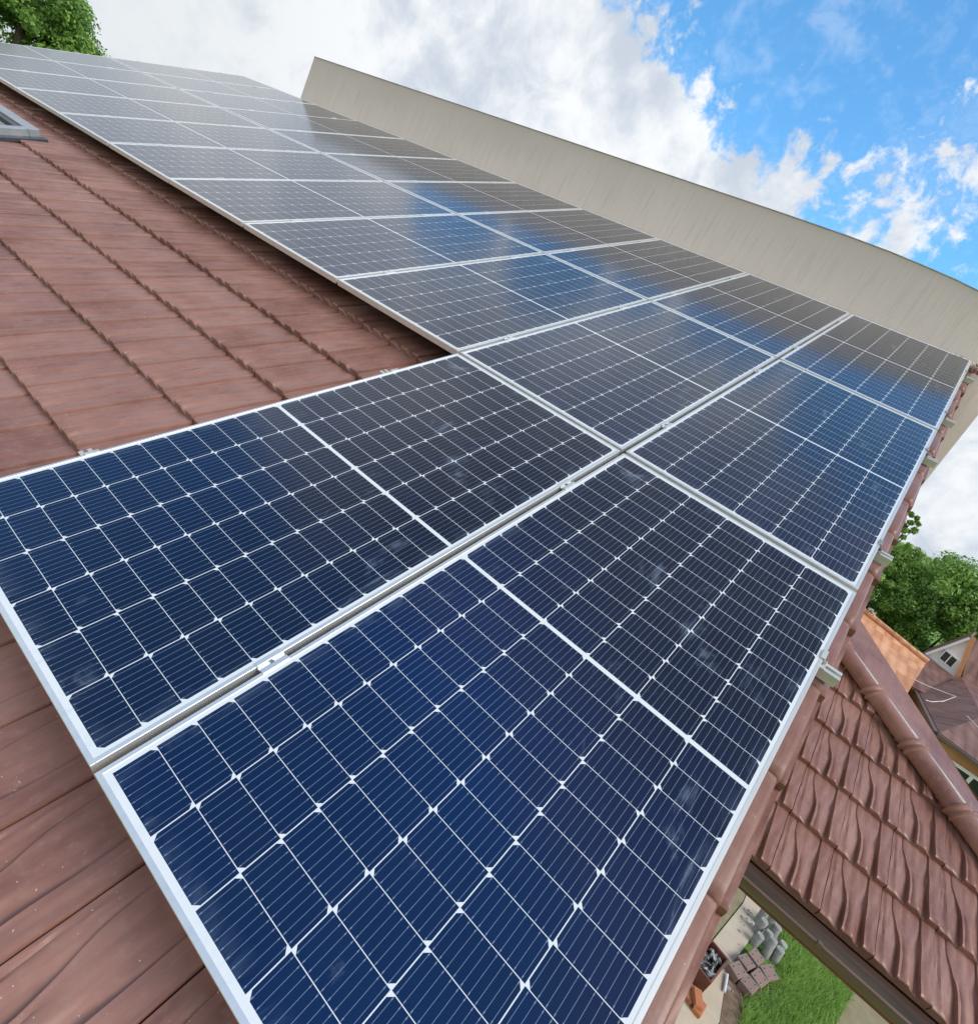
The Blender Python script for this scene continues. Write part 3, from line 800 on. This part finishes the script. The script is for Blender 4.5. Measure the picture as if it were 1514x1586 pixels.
# ------------------------------------------------------------------ trees
def crown(blobs, nleaf, size, stretch=1.0):
    """leaf quads scattered through clumps set over the blobs' volume"""
    C, Rr = [], []
    for (c, r, nclump) in blobs:
        for _ in range(nclump):
            d = rng.normal(0, 1, 3); d /= np.linalg.norm(d)
            q_ = rng.uniform(.45, 1.0) ** .5
            C.append(np.array(c) + d * np.array(r) * q_); Rr.append(rng.uniform(.16, .34) * min(r))
    C = np.array(C); Rr = np.array(Rr); tone = rng.uniform(0, 1, len(C))
    k = rng.integers(0, len(C), nleaf)
    d = rng.normal(0, 1, (nleaf, 3)); d /= np.linalg.norm(d, axis=1)[:, None]
    P = C[k] + d * (Rr[k] * rng.uniform(.3, 1.15, nleaf))[:, None]
    nrm = d + rng.normal(0, .6, (nleaf, 3)) + np.array([0, 0, .5]); nrm /= np.linalg.norm(nrm, axis=1)[:, None]
    a = np.cross(nrm, rng.normal(0, 1, (nleaf, 3))); a /= np.linalg.norm(a, axis=1)[:, None]
    b = np.cross(nrm, a)
    s = (size * rng.uniform(.6, 1.3, nleaf))[:, None]
    V = np.stack([P - a * s * .5, P + b * s * .28, P + a * s * .5, P - b * s * .28], 1).reshape(-1, 3)
    sh = np.clip(.55 * tone[k] + rng.normal(.2, .16, nleaf), 0, 1)
    return V, np.arange(4 * nleaf).reshape(-1, 4), sh
def tree(name, label, base, trunk_h, r, blobs, nleaf, size):
    t = thing(name, label, 'tree', base)
    m = MB(); B = Vector((0, 0, 0))
    m.tube([(0, 0, 0), (.1, .05, trunk_h * .5), (.05, -.05, trunk_h), (.1, 0, trunk_h * 1.5)], [r, r * .8, r * .6, r * .3], 10)
    for (c, rr, _) in blobs:
        c = Vector(c); s0 = Vector((.07, 0, trunk_h * random.uniform(.6, 1.0)))
        m.tube([s0, s0.lerp(c, .5) + Vector((0, 0, .2)), c, c + Vector((random.uniform(-.5, .5), random.uniform(-.5, .5), rr[2] * .7))], [r * .45, r * .3, r * .16, r * .05], 7)
    m.build('trunk', M_BARK, t, smooth=True)
    V, F, sh = crown(blobs, nleaf, size)
    npmesh('crown', V, F, M_LEAF, t, smooth=False, shade=sh)
    return t
tree('broadleaf_tree', 'dense green tree behind the white gabled house at the right edge', (5.6, 27.2, 0), 2.3, .32,
     [((-.5, 0, 5.2), (2.0, 1.8, 1.9), 60), ((-1.9, .1, 4.7), (1.5, 1.5, 1.9), 45), ((1.6, 0, 5.6), (2.0, 1.8, 1.8), 55), ((.4, .2, 3.6), (2.4, 1.7, 1.5), 50), ((3.4, 0, 4.6), (2, 2, 2.3), 50), ((-2.2, 0, 2.9), (1.3, 1.3, 1.3), 30)], 100000, .125)
tree('slender_tree', 'slender young tree with wispy top just past the gable verge', (2.72, 25.8, 0), 3.2, .12,
     [((0, 0, 5.0), (.8, .6, 1.3), 26), ((.05, 0, 6.4), (.5, .4, .85), 18), ((-.02, 0, 7.15), (.30, .25, .5), 14)], 7000, .15)
tree('broadleaf_tree', 'tall green tree beyond the far end of the panels, top left', (-27.5, 7.9, 0), 3.0, .4,
     [((0, .5, 7.0), (2.3, 2.0, 2.5), 80), ((-.3, -2.6, 7.4), (2.3, 2.3, 2.8), 60), ((.1, 1.4, 7.3), (1.5, 1.1, 1.4), 50), ((0, .4, 8.9), (1.6, 1.5, 1.3), 50), ((0, -1.5, 9.0), (1.4, 1.6, 1.3), 40)], 90000, .13)

# ------------------------------------------------------------------ neighbouring houses
def prismwall(m, pts, h0, h1):
    return m.prism(pts, 'z', h0, h1)
def local_slope(name, m, P, parent, thick=.1):
    """roof slab from four corners (lower-left, lower-right, upper-right, upper-left), own axes so tile courses follow the slope"""
    P = [Vector(p) for p in P]
    ax = (P[1] - P[0]).normalized(); nz_ = ax.cross(P[3] - P[0]).normalized(); ay = nz_.cross(ax)
    M = Matrix((ax, ay, nz_)).transposed().to_4x4(); M.translation = P[0]
    Mi = M.inverted(); q_ = [Mi @ p for p in P]
    n = len(q_)
    vs = [tuple(v) for v in q_] + [(v.x, v.y, v.z - thick) for v in q_]
    mb = MB().add(vs, [tuple(range(n)), tuple(range(n, 2 * n))[::-1]] + [(i, (i + 1) % n, n + (i + 1) % n, n + i) for i in range(n)])
    o = mb.build(name, m, parent); o.matrix_local = M
    return o
def window(parent, M, w_, h_, fr=.05, mull=1):
    """window in the plane x-z of matrix M, centred"""
    m = MB()
    m.box(-w_ / 2, w_ / 2, -.03, .03, -h_ / 2, -h_ / 2 + fr); m.box(-w_ / 2, w_ / 2, -.03, .03, h_ / 2 - fr, h_ / 2)
    m.box(-w_ / 2, -w_ / 2 + fr, -.03, .03, -h_ / 2 + fr, h_ / 2 - fr); m.box(w_ / 2 - fr, w_ / 2, -.03, .03, -h_ / 2 + fr, h_ / 2 - fr)
    for k in range(mull): m.box(-fr / 2 + (k + 1 - (mull + 1) / 2) * w_ / (mull + 1), fr / 2 + (k + 1 - (mull + 1) / 2) * w_ / (mull + 1), -.03, .03, -h_ / 2 + fr, h_ / 2 - fr)
    o = m.build('window', M_PLASTIC, parent, xf=M)
    MB().box(-w_ / 2 + fr, w_ / 2 - fr, -.005, .005, -h_ / 2 + fr, h_ / 2 - fr).build('pane', M_PANE, o, xf=M)
    return o
# orange-tiled house
oh = thing('orange_roofed_house', 'house with sunlit orange clay tile roof below the trees', 'house', (3.4, 19, 0))
def L_(p): return (p[0] - 3.4, p[1] - 19, p[2])
local_slope('roof', M_OTILE, [L_((1.0, 17.2, 3.35)), L_((4.05, 17.2, 3.35)), L_((4.45, 19.6, 4.02)), L_((1.0, 19.9, 4.5))], oh)
rd = MB()
for k in range(10):
    a = Vector(L_((1.1 + .335 * k, 19.89 - .029 * k, 4.54 - .048 * k))); rd.tube([a, a + Vector((.34, -.03, -.055))], .07 + .008 * (k % 2), 10)
rd.build('ridge_tiles', M_OTILE, oh, smooth=True)
rb = MB()
for k in range(22):
    c = Vector(L_((2.72 + random.uniform(-.12, .12), 19.75 + random.uniform(-.1, .05), 4.36 + random.uniform(-.03, .1)))); s = random.uniform(.03, .08)
    pts = [c + Vector((random.uniform(-1, 1), random.uniform(-1, 1), random.uniform(-.7, .7))) * s for _ in range(6)]
    rb.add(pts, [(0, 1, 2), (0, 2, 3), (0, 3, 4), (0, 4, 1), (5, 2, 1), (5, 3, 2), (5, 4, 3), (5, 1, 4)])
rb.build('ridge_mortar', M_RAMP, oh)
local_slope('roof_back', M_OTILE, [L_((4.45, 19.8, 3.95)), L_((1.0, 20.1, 4.4)), L_((1.0, 22, 3.2)), L_((4.45, 22, 3.2))], oh)
MB().prism([L_((1.1, 17.5, 0))[:2], L_((3.95, 17.5, 0))[:2], L_((3.95, 21.8, 0))[:2], L_((1.1, 21.8, 0))[:2]], 'z', 0, 3.15).build('wall', M_ORANGEW, oh)

# brown-roofed house with the white gable
bh = thing('gabled_house', 'orange walled house with brown tiled hip roof and white gable', 'house', (5.5, 18, 0))
def B_(p): return (p[0] - 5.5, p[1] - 18, p[2])
G0, G1, GA = Vector(B_((4.73, 21.49, 3.97))), Vector(B_((5.63, 21.27, 3.83))), Vector(B_((5.24, 21.37, 5.06)))
gy = Vector((.24, .97, 0))
m = MB(); m.add([G0, G1, GA, G0 + gy * 2.5, G1 + gy * 2.5, GA + gy * 2.5], [(0, 1, 2), (3, 5, 4), (0, 1, 4, 3), (1, 2, 5, 4), (0, 2, 5, 3)])
gb = m.build('white_gable', M_WHITEW, bh)
ax = (G1 - G0).normalized(); c0 = (G0 + G1 + GA) / 3
Mw = Matrix((ax, Vector((-ax.y, ax.x, 0)).normalized(), Vector((0, 0, 1)))).transposed().to_4x4(); Mw.translation = c0 + Vector((.0, 0, -.08)) - Vector((-ax.y, ax.x, 0)) * .03
window(gb, Mw, .40, .34, .03, 1)
def bar(name, m_, a, b, w_, h_, parent):
    a, b = Vector(a), Vector(b); d = (b - a).normalized(); s_ = d.cross(Vector((0, 0, 1))).normalized(); u_ = s_.cross(d)
    vs = [p + s_ * i * w_ / 2 + u_ * j * h_ / 2 for p in (a, b) for i, j in ((-1, -1), (1, -1), (1, 1), (-1, 1))]
    return MB().add(vs, [(0, 1, 2, 3), (4, 5, 6, 7), (0, 1, 5, 4), (1, 2, 6, 5), (2, 3, 7, 6), (3, 0, 4, 7)]).build(name, m_, parent)
fw_ = Vector((-.03, -.12, 0))
bar('barge_board', M_WHITEW, G0 + fw_, GA + fw_, .05, .07, bh); bar('gable_sill', M_FRLIGHT, G0 + fw_ , G1 + fw_, .08, .05, bh)
bar('barge_board', M_ORANGEW, G1 + fw_ + Vector((.05, 0, -.1)), GA + fw_ + Vector((.05, 0, .06)), .09, .11, bh)
upv = Vector((0, 0, .05))
local_slope('roof', M_BTILE, [G0 + fw_ + Vector((-.10, 0, -.09)), GA + fw_ + Vector((-.02, 0, .08)), GA + gy * 2.6 + Vector((-.02, 0, .08)), G0 + gy * 2.6 + Vector((-.10, 0, -.09))], bh, .07)
local_slope('roof', M_BTILE, [B_((5.72, 21.1, 3.86)), B_((9.5, 21.1, 3.86)), B_((9.5, 22.6, 5.35)), B_((5.32, 21.55, 5.10))], bh, .07)
# lower hip roof in front
corner = (4.49, 15.36, 3.44); lefte = (4.50, 18.45, 3.40)
local_slope('roof', M_BTILE, [B_((3.7, 18.4, 3.40)), B_((4.62, 18.43, 3.46)), B_((5.72, 21.05, 3.86)), B_((4.2, 21.5, 3.98))], bh, .07)
local_slope('roof', M_BTILE, [B_(lefte), B_(corner), B_((5.4, 17.2, 3.95)), B_((5.6, 20.9, 4.02))], bh, .07)
local_slope('roof', M_BTILE, [B_(corner), B_((9.5, 15.2, 3.1)), B_((9.5, 18.6, 4.15)), B_((5.4, 17.2, 3.95))], bh, .07)
local_slope('roof', M_BTILE, [B_((5.4, 17.2, 3.95)), B_((9.5, 18.6, 4.15)), B_((9.5, 21.1, 3.95)), B_((5.6, 20.9, 4.02))], bh, .07)
MB().prism([B_((4.62, 15.6, 0))[:2], B_((9.4, 15.45, 0))[:2], B_((9.4, 20.8, 0))[:2], B_((4.7, 20.8, 0))[:2]], 'z', 0, 3.25).build('wall', M_ORANGEW, bh)
bar('eaves_gutter', M_GUT, B_((corner[0] - .03, corner[1] - .06, corner[2] - .05)), B_((9.5, 15.12, 3.04)), .1, .08, bh)
bar('eaves_gutter', M_GUT, B_((corner[0] - .06, corner[1], corner[2] - .05)), B_((lefte[0] - .06, lefte[1], lefte[2] - .05)), .1, .08, bh)
Mw = Matrix.Translation(B_((5.45, 15.53, 2.75))); window(bh, Mw, .95, .62, .07, 1)
Mw = Matrix.Translation(B_((7.6, 15.45, 2.2))); window(bh, Mw, 1.1, 1.1, .07, 1)
# pale cables looped over the roofs
o = MB().tube([(3.98, 17.7, 3.72), (4.4, 17.75, 3.78), (4.95, 17.8, 3.92), (4.72, 17.4, 3.72), (4.45, 17.0, 3.62), (4.32, 16.9, 3.60)], .012, 6).build('roof_cable', M_WIRE); tag(o, 'pale cable looping over the brown roof beside the orange tiles', 'cable')
o = MB().tube([(5.0, 16.6, 3.86), (5.3, 16.3, 3.80), (5.6, 16.0, 3.62), (5.9, 15.9, 3.60)], .012, 6).build('roof_cable', M_WIRE); tag(o, 'pale cable running down the front of the brown hip roof', 'cable')
